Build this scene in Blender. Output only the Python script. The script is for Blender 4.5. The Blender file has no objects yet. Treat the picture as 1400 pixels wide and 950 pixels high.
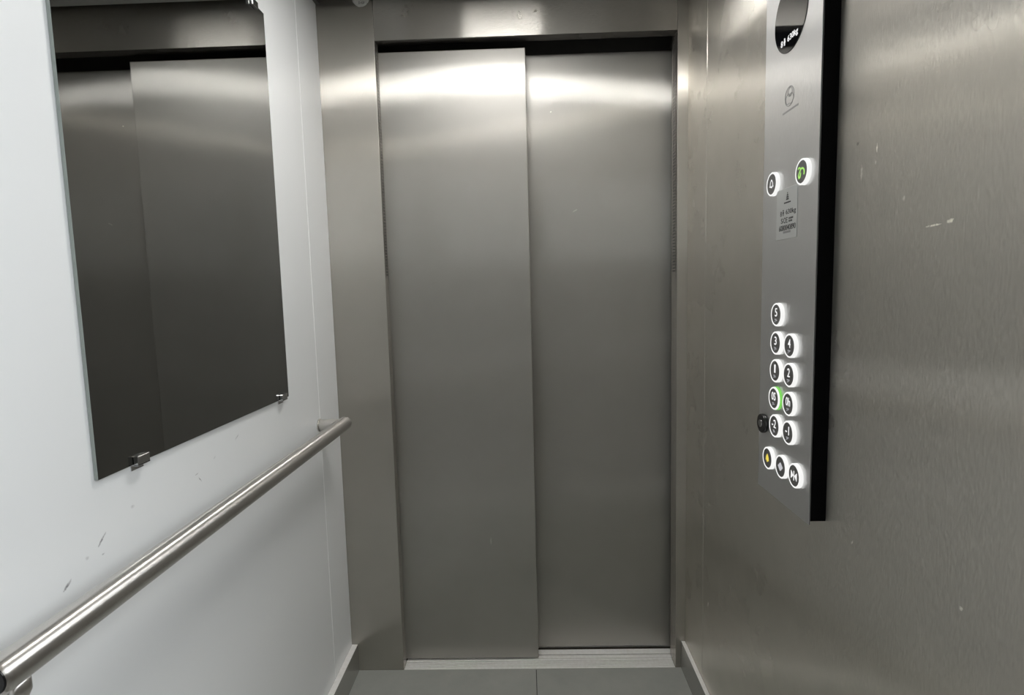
import bpy, bmesh, math, random
from mathutils import Vector, Matrix

random.seed(7)
C = bpy.context.scene.collection
scene = bpy.context.scene

# ------------------------------------------------------------------ camera
cam_d = bpy.data.cameras.new('camera')
cam = bpy.data.objects.new('camera', cam_d)
C.objects.link(cam)
scene.camera = cam
cr = Vector((0.9994327, 0.02200584, -0.02549564))
cu = Vector((0.02320346, 0.0987808, 0.99483866))
cf = Vector((-0.02441074, 0.99486587, -0.09821415))
M = Matrix.Identity(4)
for i in range(3):
    M[i][0], M[i][1], M[i][2] = cr[i], cu[i], -cf[i]
M[0][3], M[1][3], M[2][3] = 0.43034, -1.73036, 1.24207
cam.matrix_world = M
cam_d.sensor_fit = 'HORIZONTAL'
cam_d.sensor_width = 36.0
cam_d.lens = 759.634 / 1400 * 36.0
cam_d.clip_start = 0.01

# ------------------------------------------------------------------ world, exposure
SKY_FILL = 4.7  # sky strength, reaching the cabin as fill through the added landing window
w = bpy.data.worlds.new('world'); scene.world = w
w.use_nodes = True
w.node_tree.nodes['Background'].inputs[0].default_value = (.93, .97, 1.0, 1)
w.node_tree.nodes['Background'].inputs[1].default_value = SKY_FILL
vs = scene.view_settings
vs.view_transform = 'Standard'; vs.look = 'None'; vs.gamma = 1.0
vs.use_curve_mapping = False
vs.exposure = 1.3
CABIN_LIGHT = 11.8

# ------------------------------------------------------------------ measures (metres)
XL, XR = -0.1695, 0.9307        # side walls
W = 0.90                        # clear door width, x 0..W
YB = -1.40                      # rear entrance plane (cabin is a through car)
ZC = 2.115                      # cabin ceiling
ZD = 2.0                        # door height
Y1, Y2 = 0.046, 0.1022          # door leaf faces

# ------------------------------------------------------------------ helpers
WORLD = {}

def nb():
    return bmesh.new()

def box(bm, x0, x1, y0, y1, z0, z1, bev=0.0, seg=2):
    vs_ = [bm.verts.new((x, y, z)) for x in (x0, x1) for y in (y0, y1) for z in (z0, z1)]
    fs = []
    for idx in ((0, 1, 3, 2), (4, 6, 7, 5), (0, 4, 5, 1), (2, 3, 7, 6), (0, 2, 6, 4), (1, 5, 7, 3)):
        fs.append(bm.faces.new([vs_[i] for i in idx]))
    bmesh.ops.recalc_face_normals(bm, faces=fs)
    if bev > 0:
        es = {e for f in fs for e in f.edges}
        bmesh.ops.bevel(bm, geom=list(es), offset=bev, segments=seg, profile=0.5, affect='EDGES')
    return bm

def cyl(bm, p0, p1, r, n=32, bev=0.0, r2=None, cap=True):
    p0, p1 = Vector(p0), Vector(p1)
    ax = (p1 - p0).normalized()
    h = Vector((0, 0, 1)) if abs(ax.z) < .9 else Vector((1, 0, 0))
    a = ax.cross(h).normalized(); b = ax.cross(a)
    L = (p1 - p0).length
    r2 = r if r2 is None else r2
    prof = [(0, r - bev), (bev * .3, r - bev * .3), (bev, r), (L - bev, r2), (L - bev * .3, r2 - bev * .3), (L, r2 - bev)] if bev else [(0, r), (L, r2)]
    rings = []
    for t, rr in prof:
        rings.append([bm.verts.new(p0 + ax * t + (a * math.cos(2 * math.pi * k / n) + b * math.sin(2 * math.pi * k / n)) * rr) for k in range(n)])
    fs = []
    for i in range(len(rings) - 1):
        for k in range(n):
            f = bm.faces.new((rings[i][k], rings[i][(k + 1) % n], rings[i + 1][(k + 1) % n], rings[i + 1][k])); f.smooth = True; fs.append(f)
    if cap:
        fs.append(bm.faces.new(rings[0])); fs.append(bm.faces.new(rings[-1]))
    bmesh.ops.recalc_face_normals(bm, faces=fs)
    return bm

def mk(name, bm, mat, parent=None, sharp=30):
    """link a bmesh given in world coordinates as one mesh object with its origin at its base"""
    if not isinstance(bm, bmesh.types.BMesh):
        me = bm
        cs = [v.co for v in me.vertices]
    else:
        cs = [v.co for v in bm.verts]
    lo = [min(c[i] for c in cs) for i in range(3)]; hi = [max(c[i] for c in cs) for i in range(3)]
    o = Vector(((lo[0] + hi[0]) / 2, (lo[1] + hi[1]) / 2, lo[2]))
    if isinstance(bm, bmesh.types.BMesh):
        bmesh.ops.translate(bm, verts=bm.verts, vec=-o)
        me = bpy.data.meshes.new(name); bm.to_mesh(me); bm.free()
    else:
        me.transform(Matrix.Translation(-o))
    for m in (mat if isinstance(mat, (list, tuple)) else [mat]):
        me.materials.append(m)
    ob = bpy.data.objects.new(name, me); C.objects.link(ob)
    ob.parent = parent
    ob.location = o - (WORLD[parent.name] if parent else Vector((0, 0, 0)))
    WORLD[ob.name] = o
    return ob

def edge_faces(bm, axis):
    """faces turned along `axis` take the second material slot"""
    for f in bm.faces:
        f.normal_update()
        if abs(f.normal[axis]) > .8: f.material_index = 1
    return bm

def empty(name, loc):
    ob = bpy.data.objects.new(name, None); C.objects.link(ob)
    ob.location = loc; ob.empty_display_size = .1
    WORLD[ob.name] = Vector(loc)
    return ob

def tag(ob, label, cat, group=None):
    ob['label'] = label; ob['category'] = cat
    if group: ob['group'] = group
    return ob

def struct(ob, label=None):
    ob['kind'] = 'structure'
    if label: ob['label'] = label
    return ob

# ------------------------------------------------------------------ materials
class NT:
    def __init__(s, name):
        s.m = bpy.data.materials.new(name); s.m.use_nodes = True
        s.t = s.m.node_tree; s.p = s.t.nodes['Principled BSDF']
    def n(s, typ, **kw):
        nd = s.t.nodes.new(typ)
        for k, v in kw.items(): setattr(nd, k, v)
        return nd
    def l(s, a, b): s.t.links.new(a, b)
    def math(s, op, a, b=None, c=None, clamp=False):
        nd = s.n('ShaderNodeMath', operation=op); nd.use_clamp = clamp
        for i, v in enumerate((a, b, c)):
            if v is None: continue
            if hasattr(v, 'links'): s.l(v, nd.inputs[i])
            else: nd.inputs[i].default_value = v
        return nd.outputs[0]

def setp(p, **kw):
    names = dict(col='Base Color', met='Metallic', rough='Roughness', ani='Anisotropic', spec='Specular IOR Level',
                 ecol='Emission Color', estr='Emission Strength', coat='Coat Weight', crough='Coat Roughness')
    for k, v in kw.items():
        if isinstance(v, tuple) and len(v) == 3: v = (*v, 1)
        p.inputs[names[k]].default_value = v

def plain(name, col, rough=.5, met=0.0, spec=.5, noise=0.0, nscale=40, bump=0.0, **kw):
    t = NT(name); setp(t.p, col=col, rough=rough, met=met, spec=spec, **kw)
    g = t.n('ShaderNodeNewGeometry')
    nz = t.n('ShaderNodeTexNoise'); nz.inputs['Scale'].default_value = nscale; nz.inputs['Detail'].default_value = 4
    t.l(g.outputs['Position'], nz.inputs['Vector'])
    if noise:
        mx = t.n('ShaderNodeMix', data_type='RGBA')
        mx.inputs[6].default_value = (*[c * (1 - noise) for c in col], 1)
        mx.inputs[7].default_value = (*[min(1, c * (1 + noise)) for c in col], 1)
        t.l(nz.outputs['Fac'], mx.inputs[0]); t.l(mx.outputs[2], t.p.inputs['Base Color'])
    if bump:
        b = t.n('ShaderNodeBump'); b.inputs['Strength'].default_value = bump; b.inputs['Distance'].default_value = .001
        t.l(nz.outputs['Fac'], b.inputs['Height']); t.l(b.outputs['Normal'], t.p.inputs['Normal'])
    return t.m

def emit(name, col, s):
    t = NT(name); setp(t.p, col=tuple(.15 * c for c in col), ecol=col, estr=s, rough=.5, spec=.2)
    return t.m

def mark_mask(t, marks, axis):
    """soft elongated scuffs at world positions; axis 'x' -> marks lie on an x = const wall (y, z, length, width, angle)"""
    g = t.n('ShaderNodeNewGeometry'); sp = t.n('ShaderNodeSeparateXYZ'); t.l(g.outputs['Position'], sp.inputs[0])
    U = sp.outputs[1] if axis == 'x' else sp.outputs[0]; V = sp.outputs[2]
    nz = t.n('ShaderNodeTexNoise'); nz.inputs['Scale'].default_value = 260; nz.inputs['Detail'].default_value = 3
    t.l(g.outputs['Position'], nz.inputs['Vector'])
    total = None
    for (a, b, ln, wd, ang, st) in marks:
        du = t.math('SUBTRACT', U, a); dv = t.math('SUBTRACT', V, b)
        c, s = math.cos(ang), math.sin(ang)
        p = t.math('ADD', t.math('MULTIPLY', du, c), t.math('MULTIPLY', dv, s))
        q = t.math('SUBTRACT', t.math('MULTIPLY', dv, c), t.math('MULTIPLY', du, s))
        p = t.math('DIVIDE', p, ln / 2); q = t.math('DIVIDE', q, wd / 2)
        d = t.math('ADD', t.math('MULTIPLY', p, p), t.math('MULTIPLY', q, q))
        d = t.math('ADD', d, t.math('MULTIPLY', t.math('SUBTRACT', nz.outputs['Fac'], .5), 2.2))
        f = t.math('MULTIPLY', t.math('SUBTRACT', 1.0, d, clamp=True), st, clamp=True)
        total = f if total is None else t.math('MAXIMUM', total, f)
    return total

def steel(name, tangent, col=(.63, .605, .56), rough=.17, spread=.40, wide=.28, wrough=.50, marks=None, axis='x', grain=1.0):
    """brushed stainless steel. Microscopic scratches run across `tangent` and tilt the normal along it, so that
    reflections smear along `tangent`; a second, broader lobe is the haze of the worn surface."""
    t = NT(name); p = t.p
    tv = Vector(tangent)
    def const(v):
        cv = t.n('ShaderNodeCombineXYZ')
        for i in range(3): cv.inputs[i].default_value = v[i]
        return cv.outputs[0]
    g = t.n('ShaderNodeNewGeometry')
    # scratch tilt: sum of very fine random values (about gaussian) and of visible hairlines
    tot = None
    for sc in (37000.0, 61000.0, 23000.0):
        mp = t.n('ShaderNodeMapping'); mp.inputs['Scale'].default_value = (sc, sc, sc)
        t.l(g.outputs['Position'], mp.inputs['Vector'])
        wn = t.n('ShaderNodeTexWhiteNoise'); t.l(mp.outputs[0], wn.inputs['Vector'])
        x = t.math('SUBTRACT', wn.outputs['Value'], .5)
        tot = x if tot is None else t.math('ADD', tot, x)
    tilt = t.math('MULTIPLY', tot, 2.0 * spread)
    mp = t.n('ShaderNodeMapping')
    mp.inputs['Scale'].default_value = tuple(390 if abs(tangent[i]) > .5 else 85 for i in range(3))
    t.l(g.outputs['Position'], mp.inputs['Vector'])
    nz = t.n('ShaderNodeTexNoise'); nz.inputs['Scale'].default_value = 1.0; nz.inputs['Detail'].default_value = 3
    t.l(mp.outputs[0], nz.inputs['Vector'])
    hair = t.math('SUBTRACT', nz.outputs['Fac'], .5)
    tilt = t.math('ADD', tilt, t.math('MULTIPLY', hair, .5 * grain))
    sc1 = t.n('ShaderNodeVectorMath', operation='SCALE'); t.l(const(tv), sc1.inputs[0]); t.l(tilt, sc1.inputs['Scale'])
    add = t.n('ShaderNodeVectorMath', operation='ADD'); t.l(g.outputs['Normal'], add.inputs[0]); t.l(sc1.outputs[0], add.inputs[1])
    gv = const((0, 0, 1) if abs(tv.z) < .5 else (1, 0, 0))
    sc2 = t.n('ShaderNodeVectorMath', operation='SCALE'); t.l(gv, sc2.inputs[0])
    t.l(t.math('MULTIPLY', hair, .06 * grain), sc2.inputs['Scale'])
    add2 = t.n('ShaderNodeVectorMath', operation='ADD'); t.l(add.outputs[0], add2.inputs[0]); t.l(sc2.outputs[0], add2.inputs[1])
    nrm = t.n('ShaderNodeVectorMath', operation='NORMALIZE'); t.l(add2.outputs[0], nrm.inputs[0])
    setp(p, col=col, met=1.0, rough=rough, ani=.9)
    t.l(const(tv), p.inputs['Tangent']); t.l(nrm.outputs[0], p.inputs['Normal'])
    q = t.n('ShaderNodeBsdfPrincipled'); setp(q, col=col, met=1.0, rough=wrough, ani=.5)
    t.l(const(tv), q.inputs['Tangent'])
    # handling stains: broad change of polish
    n2 = t.n('ShaderNodeTexNoise'); n2.inputs['Scale'].default_value = 3.5; n2.inputs['Detail'].default_value = 5; n2.inputs['Roughness'].default_value = .6
    t.l(g.outputs['Position'], n2.inputs['Vector'])
    fac = t.math('ADD', wide - .06, t.math('MULTIPLY', n2.outputs['Fac'], .12))
    ms = t.n('ShaderNodeMixShader'); t.l(fac, ms.inputs[0]); t.l(p.outputs[0], ms.inputs[1]); t.l(q.outputs[0], ms.inputs[2])
    out = t.t.nodes['Material Output']
    last = ms.outputs[0]
    if marks:
        mm = mark_mask(t, marks, axis)
        d = t.n('ShaderNodeBsdfDiffuse'); d.inputs['Color'].default_value = (.85, .83, .72, 1)
        m2 = t.n('ShaderNodeMixShader'); t.l(mm, m2.inputs[0]); t.l(last, m2.inputs[1]); t.l(d.outputs[0], m2.inputs[2])
        last = m2.outputs[0]
    t.l(last, out.inputs['Surface'])
    return t.m

M_door = steel('steel_door', (1, 0, 0), col=(.53, .515, .49), spread=.74, wide=.54, wrough=.50, marks=[(.528, 1.81, .006, .004, .3, .8), (.30, .42, .004, .03, 0, .25), (.60, 1.5, .02, .004, .5, .3)], axis='y')
M_front = steel('steel_front_lining', (1, 0, 0), col=(.56, .535, .495), rough=.22, spread=.62, wide=.50)
M_lintel = steel('steel_lintel', (0, 0, 1), col=(.53, .51, .475), spread=.25)
M_edge = steel('steel_edge', (0, 1, 0))
M_soffit = steel('steel_soffit_shade', (1, 0, 0), col=(.20, .19, .18))  # lintel underside: its shade is put into a darker steel colour
M_right = steel('steel_side_wall', (0, 1, 0), col=(.80, .765, .70), spread=.34, marks=[
    (-1.030, 1.3105, .030, .0030, -.03, .8), (-1.057, 1.3125, .012, .006, -.2, 1.0),
    (-.9141, 1.4316, .004, .014, 0, .7), (-.9125, 1.412, .004, .006, 0, .35), (-.880, 1.4046, .006, .024, 0, .3),
    (-.8893, .8429, .004, .010, .5, .45), (-1.1046, .8623, .006, .006, 0, .5), (-.2222, .3487, .006, .02, .2, .45),
    (-.975, 1.352, .006, .008, .2, .25)], axis='x')
M_plate = steel('steel_faceplate', (0, 1, 0), col=(.78, .78, .775), spread=.05, wide=.62, wrough=.50)
M_tube = steel('steel_tube', (0, 1, 0), col=(.66, .64, .61), rough=.26, spread=.45, wide=.15, wrough=.40, grain=.1)
M_base = steel('steel_baseboard', (0, 1, 0), col=(.60, .59, .57))
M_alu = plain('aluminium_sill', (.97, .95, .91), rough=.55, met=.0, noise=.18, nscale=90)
M_groove = plain('sill_groove_dark', (.10, .085, .07), rough=.8, noise=.3, nscale=120)  # dark colour of the sill base, showing between the ribs
M_dark = plain('dark_painted_steel', (.035, .033, .03), rough=.6, noise=.2)
M_black = plain('black_plastic', (.003, .003, .0035), rough=.8, spec=.08, noise=.2)
M_gloss = plain('black_gloss_plastic', (.006, .006, .007), rough=.15, noise=.1)
M_chrome = plain('chrome', (.75, .75, .76), rough=.12, met=1.0, noise=.05)
M_glassedge = plain('glass_edge', (.30, .33, .31), rough=.8, spec=.1, noise=.1)
M_mirror = plain('mirror_silver', (.34, .345, .34), rough=.012, met=1.0, noise=.01, nscale=3)
M_ceil = plain('ceiling_white_steel', (.55, .55, .54), rough=.45, noise=.03)
M_landing = plain('landing_plaster', (.34, .33, .31), rough=.8, noise=.06, nscale=8)
M_landfl = plain('landing_tile', (.20, .19, .18), rough=.45, noise=.1)
M_led = emit('led_diffuser', (1.0, .985, .95), CABIN_LIGHT)
M_ring = emit('button_ring_white', (1.0, 1.0, .98), .36)
M_ringg = emit('button_ring_green', (.30, .95, .16), .26)
M_ringside = emit('button_ring_glow', (1.0, .99, .96), .36)
M_cap = plain('button_cap', (.16, .16, .155), rough=.5, met=.3, noise=.1)
M_white = emit('white_symbol', (1, 1, 1), .36)
M_green = emit('green_symbol', (.50, .95, .22), .32)
M_yellow = emit('yellow_symbol', (1.0, .80, .12), .32)
M_grey = emit('grey_symbol', (.78, .78, .82), .26)
M_print = plain('black_print', (.03, .03, .03), rough=.6, noise=.1)
M_engrave = plain('engraved_grey', (.30, .30, .30), rough=.6, met=.5, noise=.1)
M_plate2 = plain('rating_plate_metal', (.50, .51, .50), rough=.5, met=.35, noise=.05)
M_scrblk = plain('display_black', (.003, .003, .004), rough=.04, noise=.05)
M_scrblk.node_tree.nodes['Principled BSDF'].inputs['IOR'].default_value = 2.6
M_stick = plain('sticker_paper', (.62, .62, .60), rough=.6, noise=.15, nscale=150)
M_bracket = plain('grey_trim', (.16, .16, .155), rough=.4, met=.7, noise=.1)

def white_wall():
    t = NT('white_laminate'); setp(t.p, col=(.80, .815, .825), rough=.30, spec=.45)
    mm = mark_mask(t, [(-.9948, .9119, .022, .004, .75, 1.0), (-1.0584, .8792, .018, .005, .6, 1.0), (-.9947, .8915, .006, .003, 0, .7),
                       (-.7568, .9175, .014, .003, -.9, .8), (-.765, .930, .012, .002, .1, .6), (-1.023, .8991, .008, .006, 0, .3),
                       (-.93, .935, .010, .006, 0, .3), (-.62, .96, .02, .003, .5, .5), (-.705, .943, .012, .004, .4, .25)], 'x')
    mx = t.n('ShaderNodeMix', data_type='RGBA')
    mx.inputs[6].default_value = (.80, .815, .825, 1); mx.inputs[7].default_value = (.22, .22, .23, 1)
    t.l(mm, mx.inputs[0]); t.l(mx.outputs[2], t.p.inputs['Base Color'])
    g = t.n('ShaderNodeNewGeometry')
    nz = t.n('ShaderNodeTexNoise'); nz.inputs['Scale'].default_value = 5; nz.inputs['Detail'].default_value = 3
    t.l(g.outputs['Position'], nz.inputs['Vector'])
    t.l(t.math('ADD', .27, t.math('MULTIPLY', nz.outputs['Fac'], .08)), t.p.inputs['Roughness'])
    return t.m
M_white_wall = white_wall()

def tile_mat():
    t = NT('slate_tile'); setp(t.p, rough=.42, spec=.5)
    g = t.n('ShaderNodeNewGeometry')
    nz = t.n('ShaderNodeTexNoise'); nz.inputs['Scale'].default_value = 9; nz.inputs['Detail'].default_value = 8; nz.inputs['Roughness'].default_value = .65
    t.l(g.outputs['Position'], nz.inputs['Vector'])
    mx = t.n('ShaderNodeMix', data_type='RGBA')
    mx.inputs[6].default_value = (.28, .295, .28, 1); mx.inputs[7].default_value = (.43, .435, .405, 1)
    t.l(nz.outputs['Fac'], mx.inputs[0]); t.l(mx.outputs[2], t.p.inputs['Base Color'])
    b = t.n('ShaderNodeBump'); b.inputs['Strength'].default_value = .15; b.inputs['Distance'].default_value = .001
    t.l(nz.outputs['Fac'], b.inputs['Height']); t.l(b.outputs['Normal'], t.p.inputs['Normal'])
    return t.m
M_tile = tile_mat()

# ================================================================== STRUCTURE
# ---- floor of two tile columns
floor = struct(mk('floor', box(nb(), XL - .02, XR + .02, YB, 0.0, -.03, -.006), M_dark), 'dark slate tiled lift floor')
XS = .441
for (x0, x1) in ((XL, XS - .001), (XS + .001, XR)):
    for (y0, y1) in ((-.60, -.0005), (-1.20, -.602), (YB + .0005, -1.202)):
        mk('floor_tile', box(nb(), x0, x1, y0, y1, -.008, 0.0, .0006, 1), M_tile, floor)

# ---- side walls built of upright panels, with a thin joint between them
def side_wall(name, xin, sgn, mat, seams, label):
    back = mk(name, box(nb(), *sorted((xin + sgn * .012, xin + sgn * .03)), YB - .15, .165, -.05, ZC + .1), M_dark)
    struct(back, label)
    ys = [YB] + seams + [0.0]
    for a, b in zip(ys[:-1], ys[1:]):
        mk('wall_panel', box(nb(), *sorted((xin, xin + sgn * .0125)), a + .0007, b - .0007, -.005, ZC + .09, .0012, 2), mat, back)
    return back
wl = side_wall('wall_left', XL, -1, M_white_wall, [-1.235, -.162], 'white laminate side wall of the lift')
side_wall('wall_right', XR, 1, M_right, [-1.235, -.174], 'brushed steel side wall of the lift')

M_joint = plain('white_joint', (.95, .96, .97), rough=.4, noise=.02)
for y in (-1.235, -.162):
    mk('joint_strip', box(nb(), XL - .004, XL + .0007, y - .0010, y + .0010, .092, ZC + .08, .0004, 1), M_joint, wl)

# ---- front lining: left return, right return, lintel, with lipped edges turned back
def front_lining(name, y, d, label):
    s = d  # +1: the reveal turns back to +y
    yy = lambda a: y + s * a
    def bxy(x0, x1, a, b, z0, z1, bev=0.0): 
        ya, yb = sorted((yy(a), yy(b)))
        return box(nb(), x0, x1, ya, yb, z0, z1, bev, 2)
    wf = struct(mk(name, bxy(XL - .02, XR + .02, .03, .038, ZD + .04, ZC + .12), M_dark), label)
    bm = nb()
    ya, yb = sorted((yy(0), yy(.03))); box(bm, XL - .012, 0.0, ya, yb, -.005, ZC + .1, .0012, 2)
    mk('return_panel', edge_faces(bm, 0), [M_front, M_edge], wf)
    bm = nb(); ya, yb = sorted((yy(0), yy(.03))); box(bm, W, XR + .012, ya, yb, -.005, ZC + .1, .0012, 2)
    mk('return_panel', edge_faces(bm, 0), [M_front, M_edge], wf)
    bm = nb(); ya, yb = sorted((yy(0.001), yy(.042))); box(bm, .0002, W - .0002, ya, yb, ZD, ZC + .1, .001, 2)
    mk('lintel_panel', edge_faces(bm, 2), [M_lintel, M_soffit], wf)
    # reveals behind the returns
    ya, yb = sorted((yy(.0302), yy(.042))); mk('jamb_reveal', box(nb(), -.02, 0.0, ya, yb, -.005, ZD + .03, .0006, 1), M_edge, wf)
    ya, yb = sorted((yy(.0302), yy(.066))); mk('jamb_reveal', box(nb(), W, W + .02, ya, yb, -.005, ZD + .03, .0006, 1), M_edge, wf)
    return wf
wf = front_lining('wall_front', 0.0, 1, 'brushed steel front lining around the lift door')
front_lining('wall_back', YB, -1, 'brushed steel lining around the open rear entrance')

# ventilation slots punched in the upper half of both reveals: dark slots between steel rungs
def vent(x, sgn, y0, y1, z0, z1):
    strip = mk('vent_strip', box(nb(), *sorted((x + sgn * .0002, x + sgn * .0006)), y0, y1, z0, z1), M_dark, wf)
    bm = nb(); z = z0; n = 0
    while z < z1:
        box(bm, *sorted((x + sgn * .0003, x + sgn * .0016)), y0, y1, z, min(z + .0042, z1)); z += .0094
    for a, b in ((y0 - .002, y0), (y1, y1 + .002)):
        box(bm, *sorted((x + sgn * .0003, x + sgn * .0016)), a, b, z0, z1)
    r = mk('vent_rungs', bm, M_edge, strip); r['kind'] = 'stuff'
vent(0.0, 1, .010, .034, 1.30, 1.985)
vent(W, -1, .014, .050, 1.29, 1.985)

# ---- ceiling: suspended panel under the car roof
struct(mk('ceiling_roof', box(nb(), XL - .03, XR + .03, YB - .04, .04, ZC + .10, ZC + .12), M_dark), 'car roof above the suspended ceiling')
ceil = struct(mk('ceiling', box(nb(), XL + .014, XR - .014, YB + .03, -.03, ZC, ZC + .03, .001, 1), M_ceil), 'pale steel lift ceiling')
for i, (x, s) in enumerate(((XL, 1), (XR, -1))):
    struct(mk('trim_%d' % (i + 1), box(nb(), *sorted((x, x + s * .012)), YB + .001, -.001, 2.107, ZC + .04, .001, 1), M_bracket), 'narrow grey trim where side wall meets ceiling')

# ---- baseboards
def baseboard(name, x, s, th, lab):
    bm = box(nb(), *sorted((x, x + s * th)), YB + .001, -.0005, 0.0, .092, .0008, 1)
    struct(mk(name, edge_faces(bm, 2), [M_base, M_alu]), lab)  # pale worn top face, its colour also standing in for strong downlight
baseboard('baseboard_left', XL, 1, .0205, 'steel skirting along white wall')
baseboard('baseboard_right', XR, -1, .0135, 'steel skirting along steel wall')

# ---- telescopic door of two leaves
door = empty('door_1', (.45, Y1, .006))
struct(door, 'two-leaf brushed steel sliding lift door')
def leaf(x0, x1, y):
    bm = box(nb(), x0, x1, y, y + .032, .0061, 1.9853, .0022, 2)
    return mk('door_leaf', edge_faces(bm, 0), [M_door, M_edge], door)
leaf(-.075, .4503, Y1)
leaf(.385, .910, Y2)
mk('door_header', box(nb(), -.08, .98, .140, .150, 1.90, 2.12), M_dark, door)
mk('closing_post', box(nb(), .913, .940, .100, .150, 0.0, 2.02, .001, 1), M_dark, door)
# lift shaft behind the door
bm = box(nb(), XL - .15, XR + .20, .165, .185, -.06, ZC + .16)
for a, b in ((XL - .15, XL - .031), (XR + .031, XR + .20)): box(bm, a, b, .031, .165, -.06, ZC + .16)
box(bm, XL - .031, XR + .031, .040, .165, ZC + .06, ZC + .16); box(bm, XL - .15, XR + .20, .010, .165, -.06, -.03)
struct(mk('wall_shaft', bm, M_dark), 'dark landing door behind the lift door')

# ---- door sill with ribs and tracks
def sill(y, s, label=None):
    e = empty('door_sill' if label else 'trim_3', (.45, y, -.012))
    f = lambda a, b: sorted((y + s * a, y + s * b))
    mk('sill_base', box(nb(), -.07, .985, *f(.0002, .150), -.020, -.0050), M_groove, e)
    x0, x1 = .0006, W - .0006
    for a, b in ((.0004, .0085), (.0105, .0150), (.0175, .0220), (.0245, .0290), (.0315, .0360), (.0390, .0480)):
        mk('sill_rib', box(nb(), x0, x1, *f(a, b), -.0052, -.0002, .0006, 1), M_alu, e)
    for a, b in ((.0505, .0660), (.0720, .0975), (.115, .150)):
        mk('sill_rib', box(nb(), x0 + .001, .912, *f(a, b), -.0052, -.0002, .0006, 1), M_alu, e)
    if label: tag(e, label, 'door sill')
    else: struct(e, 'grooved aluminium threshold under the open rear entrance')
sill(0.0, 1, 'grooved aluminium threshold under the closed steel lift door')
sill(YB, -1)

# ---- landing outside the open rear entrance
LY0, LY1, LX0, LX1, LZ = -3.3, YB - .155, -1.0, 1.75, 3.05
struct(mk('floor_landing', box(nb(), LX0, LX1, LY0, YB - .150, -.03, 0.0), M_landfl), 'tiled landing floor')
struct(mk('ceiling_landing', box(nb(), LX0, LX1, LY0, LY1, LZ, LZ + .03), M_landing), 'landing ceiling')
struct(mk('wall_landing_left', box(nb(), LX0 - .03, LX0, LY0, LY1, -.03, LZ), M_landing), 'plaster landing wall')
# right landing wall has an added tall window, letting in fill for the white wall
WY0, WY1, WZ0, WZ1 = -3.20, -1.66, 1.50, 2.92
bm = nb()
box(bm, LX1, LX1 + .03, LY0, WY0, -.03, LZ); box(bm, LX1, LX1 + .03, WY1, LY1, -.03, LZ)
box(bm, LX1, LX1 + .03, WY0, WY1, -.03, WZ0); box(bm, LX1, LX1 + .03, WY0, WY1, WZ1, LZ)
struct(mk('wall_landing_right', bm, M_landing), 'plaster landing wall with an added fill-light window')
fill_win = empty('fill_window_1', (LX1, (WY0 + WY1) / 2, WZ0)); struct(fill_win, 'added tall landing window letting in fill light')
for (a, b, c, d) in ((WY0, WY0 + .04, WZ0, WZ1), (WY1 - .04, WY1, WZ0, WZ1), (WY0 + .04, WY1 - .04, WZ0, WZ0 + .04), (WY0 + .04, WY1 - .04, WZ1 - .04, WZ1), ((WY0 + WY1) / 2 - .02, (WY0 + WY1) / 2 + .02, WZ0 + .04, WZ1 - .04)):
    mk('fill_window_frame', box(nb(), LX1 + .002, LX1 + .028, a, b, c, d, .002, 1), M_ceil, fill_win)
pd = bpy.data.lights.new('fill_window_portal', 'AREA'); pd.shape = 'RECTANGLE'; pd.size = WZ1 - WZ0; pd.size_y = WY1 - WY0
pd.cycles.is_portal = True
po = bpy.data.objects.new('fill_window_portal', pd); C.objects.link(po)
po.location = (LX1 + .035, (WY0 + WY1) / 2, (WZ0 + WZ1) / 2); po.rotation_euler = (0, math.radians(90), 0)
struct(mk('wall_landing_back', box(nb(), LX0, LX1, LY0 - .03, LY0, -.03, LZ), M_landing), 'plaster wall opposite the lift')
bm = nb()
box(bm, LX0, -.06, LY1, LY1 + .05, -.03, LZ); box(bm, .96, LX1, LY1, LY1 + .05, -.03, LZ); box(bm, -.06, .96, LY1, LY1 + .05, 2.03, LZ)
box(bm, -.09, -.06, LY1 + .05, YB - .03, -.03, 2.06); box(bm, .99, 1.02, LY1 + .05, YB - .03, -.03, 2.06); box(bm, -.06, .99, LY1 + .05, YB - .03, 2.03, 2.06)
struct(mk('wall_landing_front', bm, M_landing), 'plaster wall around the lift entrance')

# ================================================================== THINGS
# ---- ceiling light
LXc, LYc, LS = .372, -.540, .145
cl = empty('ceiling_light', (LXc, LYc, ZC - .006))
bm = nb()
for a in (-1, 1):
    box(bm, *sorted((LXc + a * LS, LXc + a * (LS + .012))), LYc - LS - .012, LYc + LS + .012, ZC - .006, ZC - .0002, .001, 1)
    box(bm, LXc - LS, LXc + LS, *sorted((LYc + a * LS, LYc + a * (LS + .012))), ZC - .006, ZC - .0002, .001, 1)
mk('frame', bm, M_chrome, cl)
mk('diffuser', box(nb(), LXc - LS, LXc + LS, LYc - LS, LYc + LS, ZC - .003, ZC - .0004), M_led, cl)
tag(cl, 'square white light panel set in the middle of the lift ceiling', 'ceiling light')

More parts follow.
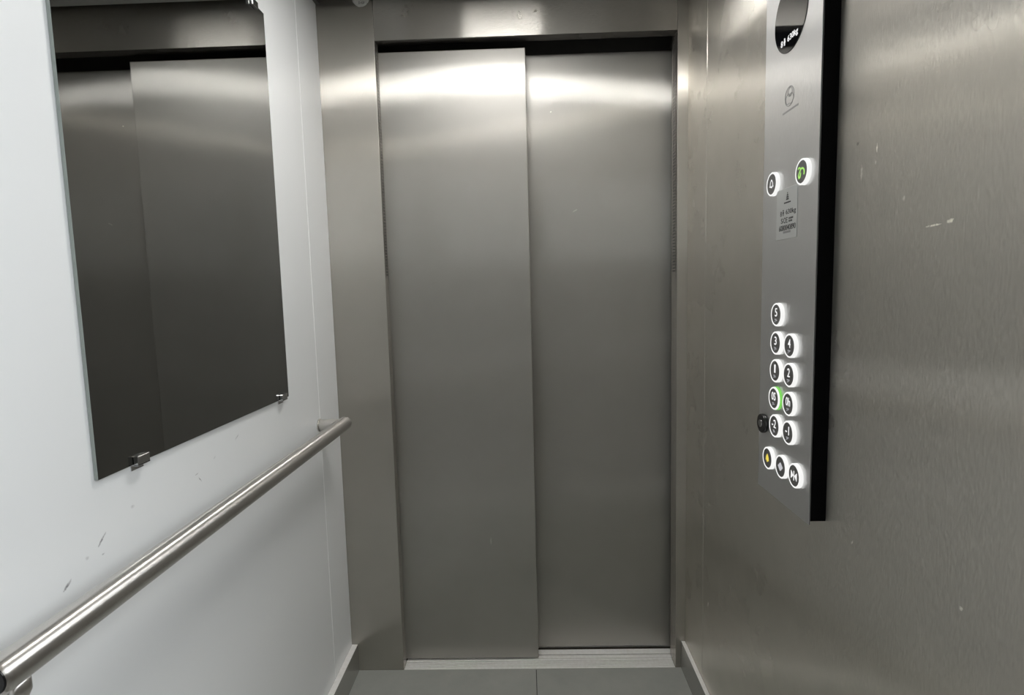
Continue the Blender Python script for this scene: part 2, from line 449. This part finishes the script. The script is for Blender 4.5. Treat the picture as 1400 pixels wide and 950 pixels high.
# ---- mirror
MY0, MY1, MZ0, MZ1, MT = -.998, -.3735, .9985, 1.906, .0058
mr = empty('mirror', (XL, (MY0 + MY1) / 2, MZ0))
bm = box(nb(), XL + .0004, XL + MT, MY0, MY1, MZ0, MZ1, .0004, 1)
for f in bm.faces:
    f.material_index = 0 if (f.normal.x > .9 and f.calc_area() > .01) else 1
mk('mirror_glass', bm, [M_mirror, M_glassedge], mr)
def clip(y, z, s):
    """chrome J clip: foot under the glass and a lip over its face"""
    bm = nb()
    hw = .0135
    box(bm, XL + .0002, XL + .0135, y - hw, y + hw, *sorted((z, z - s * .0022)), .0004, 1)
    box(bm, XL + MT + .0006, XL + .0135, y - hw, y + hw, *sorted((z - s * .002, z + s * .0125)), .0006, 1)
    box(bm, XL + .0002, XL + .0022, y - hw, y + hw, *sorted((z - s * .002, z - s * .010)), .0003, 1)
    mk('mirror_clip', bm, M_chrome, mr)
clip(-.915, MZ0, 1); clip(-.412, MZ0, 1); clip(-.430, MZ1, -1); clip(-.915, MZ1, -1)
tag(mr, 'tall rectangular frameless mirror held by small chrome clips on white wall', 'mirror')

# ---- handrail
HX, HZ, HR = -.0995, .8765, .0190
hr = empty('handrail', (HX, -.70, HZ - HR))
YA, YE = -1.233, -.150
mk('rail_tube', cyl(nb(), (HX, YA, HZ), (HX, YE, HZ), HR, 48, .004, cap=False), M_tube, hr)
mk('end_cap', cyl(nb(), (HX, YA - .001, HZ), (HX, YA + .006, HZ), HR - .0045, 40, .001), M_gloss, hr)
bm = nb(); n = 40
prof = [(0, HR - .004), (.003, HR - .0065), (.005, HR - .011), (.006, .002)]
rings = [[bm.verts.new((HX + math.cos(2 * math.pi * k / n) * r, YE - .001 + t, HZ + math.sin(2 * math.pi * k / n) * r)) for k in range(n)] for t, r in prof]
for a, b in zip(rings[:-1], rings[1:]):
    for k in range(n):
        f = bm.faces.new((a[k], a[(k + 1) % n], b[(k + 1) % n], b[k])); f.smooth = True
bm.faces.new(rings[-1]); bmesh.ops.recalc_face_normals(bm, faces=bm.faces)
mk('end_cap', bm, M_tube, hr)
mk('standoff', cyl(nb(), (XL + .003, -.172, HZ), (HX - .010, -.172, HZ), .0165, 36, .0006), M_tube, hr)
mk('wall_flange', cyl(nb(), (XL, -.172, HZ), (XL + .004, -.172, HZ), .0185, 36, .0008), M_tube, hr)
# the other end is carried from below by an angled arm
bm = nb(); pts = [(HX, HZ - .012), (HX, HZ - .030), (HX - .004, HZ - .038), (HX - .012, HZ - .042), (XL + .003, HZ - .042)]
n = 24; rings = []
for i, (x, z) in enumerate(pts):
    p0 = Vector(pts[max(0, i - 1)]); p1 = Vector(pts[min(len(pts) - 1, i + 1)]); d = (p1 - p0).normalized()
    nx, nz_ = -d.y, d.x
    rings.append([bm.verts.new((x + nx * math.cos(2 * math.pi * k / n) * .0095, -1.205 + math.sin(2 * math.pi * k / n) * .0095, z + nz_ * math.cos(2 * math.pi * k / n) * .0095)) for k in range(n)])
for a_, b_ in zip(rings[:-1], rings[1:]):
    for k in range(n):
        f = bm.faces.new((a_[k], a_[(k + 1) % n], b_[(k + 1) % n], b_[k])); f.smooth = True
bm.faces.new(rings[0]); bm.faces.new(rings[-1]); bmesh.ops.recalc_face_normals(bm, faces=bm.faces)
mk('support_arm', bm, M_tube, hr)
mk('wall_flange', cyl(nb(), (XL, -1.205, HZ - .042), (XL + .004, -1.205, HZ - .042), .0185, 36, .0008), M_tube, hr)
tag(hr, 'round brushed steel handrail running along the white wall below the mirror', 'handrail')

# ---- sticker on the front return
st = empty('round_sticker', (-.0345, 0, 2.096))
bm = nb(); n = 48
cx, cz, R0 = -.0345, 2.1215, .0255
ring = []
for k in range(n):
    a = 2 * math.pi * k / n
    r = R0 * (1 - (.06 * random.random() if math.sin(a) < -.6 else .008 * random.random()))
    ring.append((cx + math.cos(a) * r, cz + math.sin(a) * r))
f0 = [bm.verts.new((x, -.0006, z)) for x, z in ring]; f1 = [bm.verts.new((x, 0.0, z)) for x, z in ring]
bm.faces.new(f0); bm.faces.new(f1)
for k in range(n): bm.faces.new((f0[k], f0[(k + 1) % n], f1[(k + 1) % n], f1[k]))
bmesh.ops.recalc_face_normals(bm, faces=bm.faces)
mk('sticker_disc', bm, M_stick, st)
tag(st, 'round white sticker with black lettering high on the steel return panel', 'sticker')

# ---- text helpers
def text_mesh(s, bold=0.0):
    c = bpy.data.curves.new('txt', 'FONT'); c.body = s; c.resolution_u = 3; c.offset = bold
    o = bpy.data.objects.new('txt', c); C.objects.link(o)
    dg = bpy.context.evaluated_depsgraph_get()
    me = bpy.data.meshes.new_from_object(o.evaluated_get(dg))
    bpy.data.objects.remove(o); bpy.data.curves.remove(c)
    return me

def text_on(name, s, centre, width, height, facing, mat, parent, bold=.006, off=.0003):
    me = text_mesh(s, bold)
    xs = [v.co.x for v in me.vertices]; ys = [v.co.y for v in me.vertices]
    mx, my = (min(xs) + max(xs)) / 2, (min(ys) + max(ys)) / 2
    sx, sy = width / (max(xs) - min(xs)), height / (max(ys) - min(ys))
    bm = nb(); bm.from_mesh(me); bpy.data.meshes.remove(me)
    geom = bmesh.ops.extrude_face_region(bm, geom=list(bm.faces))
    top = {v for v in geom['geom'] if isinstance(v, bmesh.types.BMVert)}
    for v in bm.verts:
        u, t = (v.co.x - mx) * sx, (v.co.y - my) * sy
        k = off if v in top else 0.0
        v.co = (centre[0] - k, centre[1] - u, centre[2] + t) if facing == '-x' else (centre[0] + u, centre[1] - k, centre[2] + t)
    bmesh.ops.recalc_face_normals(bm, faces=bm.faces)
    return mk(name, bm, mat, parent)

def poly_on(bm, pts, centre, k0=0.0, k=.0004):
    """extruded polygon on an x = const face; pts (u right, v up) in metres"""
    a = [bm.verts.new((centre[0] - k, centre[1] - u, centre[2] + v)) for u, v in pts]
    b = [bm.verts.new((centre[0] - k0, centre[1] - u, centre[2] + v)) for u, v in pts]
    fs = [bm.faces.new(a), bm.faces.new(b[::-1])]
    n = len(pts)
    for i in range(n): fs.append(bm.faces.new((a[i], b[i], b[(i + 1) % n], a[(i + 1) % n])))
    bmesh.ops.recalc_face_normals(bm, faces=fs)

def stroke_on(bm, pts, wd, centre, closed=False, k=.0004):
    seq = list(zip(pts, pts[1:] + (pts[:1] if closed else [])))
    if not closed: seq = seq[:len(pts) - 1]
    for (u0, v0), (u1, v1) in seq:
        dx, dy = u1 - u0, v1 - v0; L = math.hypot(dx, dy) or 1e-9
        nx, ny = -dy / L * wd / 2, dx / L * wd / 2
        ex, ey = dx / L * wd * .3, dy / L * wd * .3
        poly_on(bm, [(u0 - ex + nx, v0 - ey + ny), (u0 - ex - nx, v0 - ey - ny), (u1 + ex - nx, v1 + ey - ny), (u1 + ex + nx, v1 + ey + ny)], centre, 0, k)

text_on('sticker_text', 'D1G3', (-.0325, -.0006, 2.1085), .017, .0068, '-y', M_print, st)
text_on('sticker_text', 'CE', (-.0325, -.0006, 2.1185), .013, .0060, '-y', M_print, st)

# ---- car operating panel
PX, PY0, PY1, PZ0, PZ1 = .902, -.8135, -.609, .838, 1.90
cp = empty('control_panel', (XR, (PY0 + PY1) / 2, PZ0))
mk('housing', box(nb(), PX + .0026, XR, PY0 + .0006, PY1 - .004, PZ0 + .006, PZ1 - .006, .0005, 1), M_black, cp)
face = mk('faceplate', box(nb(), PX, PX + .0026, PY0, PY1, PZ0, PZ1, .0006, 2), M_plate, cp)

def disc(bm, y, z, r, x0, x1, n=40, bev=0.0):
    cyl(bm, (x1, y, z), (x0, y, z), r, n, bev); return bm

# display: round window, grey screen above, black field with rating below
DY, DZ, DR, DS = -.7085, 1.7075, .0597, 1.6935
disp = mk('display', disc(nb(), DY, DZ, DR + .0008, PX - .0006, PX, 64), M_print, cp)
mk('display_glass', disc(nb(), DY, DZ, DR, PX - .0012, PX - .0005, 64), M_scrblk, disp)

def person_icon(bm, c, s, k=.0004):
    disc_pts = [(math.cos(2 * math.pi * i / 16) * s * .16, s * .36 + math.sin(2 * math.pi * i / 16) * s * .16) for i in range(16)]
    poly_on(bm, disc_pts, c, 0, k)
    poly_on(bm, [(-s * .24, s * .16), (-s * .24, -s * .14), (-s * .13, -s * .14), (-s * .13, -s * .5), (s * .13, -s * .5), (s * .13, -s * .14), (s * .24, -s * .14), (s * .24, s * .16)], c, 0, k)
xs = PX - .0012
text_on('rating_text', '8', (xs, -.6785, 1.6705), .0072, .0105, '-x', M_white, disp)
bm = nb(); person_icon(bm, (xs, -.6890, 1.6705), .0120); mk('rating_icon', bm, M_white, disp)
text_on('rating_text', '630kg', (xs, -.7185, 1.6690), .037, .0132, '-x', M_white, disp)

# engraved maker's mark: ring with looping strokes and an underline of fine lettering
bm = nb(); c = (PX, -.7095, 1.5715)
circ = lambda r, u0=0, v0=0, a0=0, a1=360, n=28: [(u0 + math.cos(math.radians(a0 + (a1 - a0) * i / n)) * r, v0 + math.sin(math.radians(a0 + (a1 - a0) * i / n)) * r) for i in range(n + 1)]
stroke_on(bm, circ(.0165), .0011, c)
stroke_on(bm, circ(.0075, .002, .007), .0010, c)
stroke_on(bm, circ(.0085, -.005, -.004, 20, 300), .0010, c)
stroke_on(bm, circ(.0085, .006, -.005, -120, 150), .0010, c)
stroke_on(bm, [(-.022, -.0238), (.034, -.0238)], .0034, (c[0], c[1] + .002, c[2]), k=.0002)
mk('engraved_mark', bm, M_engrave, cp)

# rating plate
ry0, ry1, rz0, rz1 = -.7485, -.6705, 1.3255, 1.4150
rp = mk('rating_plate', box(nb(), PX - .0010, PX, ry0, ry1, rz0, rz1, .0003, 1), M_plate2, cp)
rp['label'] = 'pale metal rating plate with black print'
ryc = (ry0 + ry1) / 2 - .003; xr_ = PX - .0010
bm = nb(); c = (xr_, ryc, 1.3985)
for i, (hw, v) in enumerate(((.0012, .007), (.0028, .0035), (.0042, 0), (.0052, -.0035))):
    poly_on(bm, [(-hw, v - .0012), (hw, v - .0012), (hw * .8, v + .0014), (-hw * .8, v + .0014)], c, 0, .0002)
poly_on(bm, [(-.0125, -.0105), (.0125, -.0105), (.0125, -.0082), (-.0125, -.0082)], c, 0, .0002)
mk('plate_emblem', bm, M_print, rp)
text_on('plate_text', '8', (xr_, ryc + .0235, 1.3715), .0055, .0092, '-x', M_print, rp)
bm = nb(); person_icon(bm, (xr_, ryc + .0148, 1.3725), .0108, .0002); mk('plate_icon', bm, M_print, rp)
text_on('plate_text', '630kg', (xr_, ryc - .0135, 1.3715), .037, .0112, '-x', M_print, rp)
text_on('plate_text', 'S', (xr_, ryc + .0195, 1.3585), .0075, .0088, '-x', M_print, rp)
bm = nb()
stroke_on(bm, circ(.0042, 0, 0, 60, 300, 14), .0015, (xr_, ryc + .0085, 1.3585), k=.0002)
stroke_on(bm, circ(.0042, 0, 0, 60, 300, 14), .0015, (xr_, ryc + .0005, 1.3585), k=.0002)
stroke_on(bm, [(-.0042, 0), (.0014, 0)], .0015, (xr_, ryc + .0005, 1.3585), k=.0002)
mk('plate_mark', bm, M_print, rp)
bm = nb()
for j, v in enumerate((.0022, -.0026)):
    for i in range(5):
        if j and i == 4: continue
        poly_on(bm, [(i * .0034, v - .0016), (i * .0034 + .0024, v - .0016), (i * .0034 + .0024, v + .0016), (i * .0034, v + .0016)], (xr_, ryc - .0065, 1.3585), 0, .0002)
mk('plate_fine_print', bm, M_print, rp)
text_on('plate_text', '6080040890', (xr_, ryc - .001, 1.3455), .062, .0098, '-x', M_print, rp)
bm = nb(); poly_on(bm, [(-.014, -.0019), (.014, -.0019), (.014, .0019), (-.014, .0019)], (xr_, ryc, 1.3375), 0, .0002)
mk('plate_fine_print', bm, M_engrave, rp)

# push buttons: dark cap, lit ring round it, symbol and braille
BX = PX - .0062
def ring_mesh(y, z, ro, ri, x0, x1, n=48):
    bm = nb()
    prof = [(x1, ro), (x0 + .0008, ro), (x0, ro - .0008), (x0, ri), (x0 + .0015, ri)]
    rs = [[bm.verts.new((x, y + math.cos(2 * math.pi * k / n) * r, z + math.sin(2 * math.pi * k / n) * r)) for k in range(n)] for x, r in prof]
    for a, b in zip(rs[:-1], rs[1:]):
        for k in range(n):
            f = bm.faces.new((a[k], a[(k + 1) % n], b[(k + 1) % n], b[k])); f.smooth = True
    bmesh.ops.recalc_face_normals(bm, faces=bm.faces)
    return bm
def braille(y, z, pat):
    bm = nb()
    for (u, v) in pat:
        poly_on(bm, [(u + math.cos(math.pi * i / 3) * .0007, v + math.sin(math.pi * i / 3) * .0007) for i in range(6)], (BX, y, z), 0, .0005)
    return bm
def button(y, z, label, ring=None):
    b = mk('push_button', disc(nb(), y, z, .0187, BX, PX, 40, .0006), M_cap, cp)
    b['label'] = label
    if ring is None:
        mk('lit_ring', ring_mesh(y, z, .0216, .0187, BX - .0004, PX), M_ring, b)
    else:
        mk('lit_ring', ring_mesh(y, z, .0216, .0187, BX - .0004, PX - .0040), M_ring, b)
        mk('halo_ring', ring_mesh(y, z, .0220, .0200, PX - .0040, PX), ring, b)
    return b
def num_button(y, z, s, ring=None):
    b = button(y, z, 'round lit button marked ' + s, ring)
    wd = {1: .0085, 2: .0150}[len(s)]
    if s == '1': wd = .005
    if s == '-1': wd = .0125
    t = text_on('numeral', s, (BX, y + (.0015 if s[0] == '-' else 0), z + .0042), wd * 1.1, .0155, '-x', M_white, b)
    h = sum(map(ord, s))
    pat = [(-.0042, -.0075), (-.0018, -.0075), (-.0018, -.0098), (-.0042, -.0121), (.0012, -.0075), (.0036, -.0098 if h % 2 else -.0075), (.0012, -.0098)]
    mk('braille', braille(y, z - .0012, pat), M_grey, b)
CA, CB = -.689, -.743
num_button(CA, 1.189, '5')
num_button(CA, 1.1362, '3'); num_button(CB, 1.1362, '4')
num_button(CA, 1.0839, '1'); num_button(CB, 1.0839, '2')
num_button(-.686, 1.0312, '0S', M_ringg); num_button(CB, 1.0318, '0h')
num_button(-.691, .9794, '-2'); num_button(-.7445, .9798, '-1')

def bell_pts(s):
    p = [(-.5, -.30), (-.38, -.18), (-.34, .12), (-.22, .34), (-.07, .44), (-.06, .54), (.06, .54), (.07, .44), (.22, .34), (.34, .12), (.38, -.18), (.5, -.30)]
    return [(u * s, v * s) for u, v in p]
# alarm (white outline bell)
b = button(-.659, 1.4305, 'round lit button with white bell outline')
bm = nb(); c = (BX, -.659, 1.4305)
stroke_on(bm, bell_pts(.0145), .0013, c, closed=True)
stroke_on(bm, [(-.0016, -.0060), (.0016, -.0060)], .0018, c)
mk('bell_symbol', bm, M_white, b)
# intercom (green handset and sound wave)
b = button(-.7715, 1.4298, 'round lit button with green intercom symbol')
bm = nb(); c = (BX, -.7715, 1.4298)
stroke_on(bm, circ(.0040, -.0078, .0040, -60, 150, 12), .0021, c)
stroke_on(bm, [(-.0060, .0008), (-.0100, -.0050), (-.0078, -.0095), (-.0040, -.0080), (-.0022, -.0020)], .0023, c)
poly_on(bm, [(-.0085, -.0085), (-.0030, -.0085), (-.0022, -.0025)], c)
stroke_on(bm, circ(.0075, .0018, -.0020, -25, 110, 12), .0026, c)
mk('intercom_symbol', bm, M_green, b)
# yellow alarm bell
b = button(-.6645, .9092, 'round lit button with yellow bell')
bm = nb(); c = (BX, -.6645, .9092)
poly_on(bm, bell_pts(.0155), c)
poly_on(bm, [(math.cos(math.pi * i / 4) * .0022, -.0058 + math.sin(math.pi * i / 4) * .0022) for i in range(8)], c)
mk('bell_symbol', bm, M_yellow, b)
# door open
b = button(-.7196, .9094, 'round lit button with door open arrows')
bm = nb(); c = (BX, -.7196, .9094)
poly_on(bm, [(-.0009, -.0078), (-.0009, .0078), (-.0098, 0)], c)
poly_on(bm, [(.0009, -.0078), (.0098, 0), (.0009, .0078)], c)
poly_on(bm, [(-.0010, -.0078), (.0010, -.0078), (.0010, .0078), (-.0010, .0078)], c, 0, .0002)
mk('door_open_symbol', bm, M_grey, b)
# door close
b = button(-.7713, .9098, 'round lit button with door close arrows')
bm = nb(); c = (BX, -.7713, .9098)
poly_on(bm, [(-.0105, -.0075), (-.0018, 0), (-.0105, .0075)], c)
poly_on(bm, [(.0105, -.0075), (.0105, .0075), (.0018, 0)], c)
poly_on(bm, [(-.0010, -.0085), (.0010, -.0085), (.0010, .0085), (-.0010, .0085)], c)
mk('door_close_symbol', bm, M_white, b)
# key switch
k = mk('key_switch', disc(nb(), -.636, .9715, .0190, PX - .0085, PX, 40, .002), M_gloss, cp)
k['label'] = 'black round key switch'
bm = nb(); disc(bm, -.636, .9715, .0075, PX - .0098, PX - .0084, 28, .0004); mk('key_barrel', bm, M_chrome, k)
bm = nb(); poly_on(bm, [(-.0010, -.0050), (.0010, -.0050), (.0010, .0050), (-.0010, .0050)], (PX - .0098, -.636, .9715)); mk('key_slot', bm, M_print, k)
tag(cp, 'tall steel control panel with lit round buttons on steel wall', 'control panel')
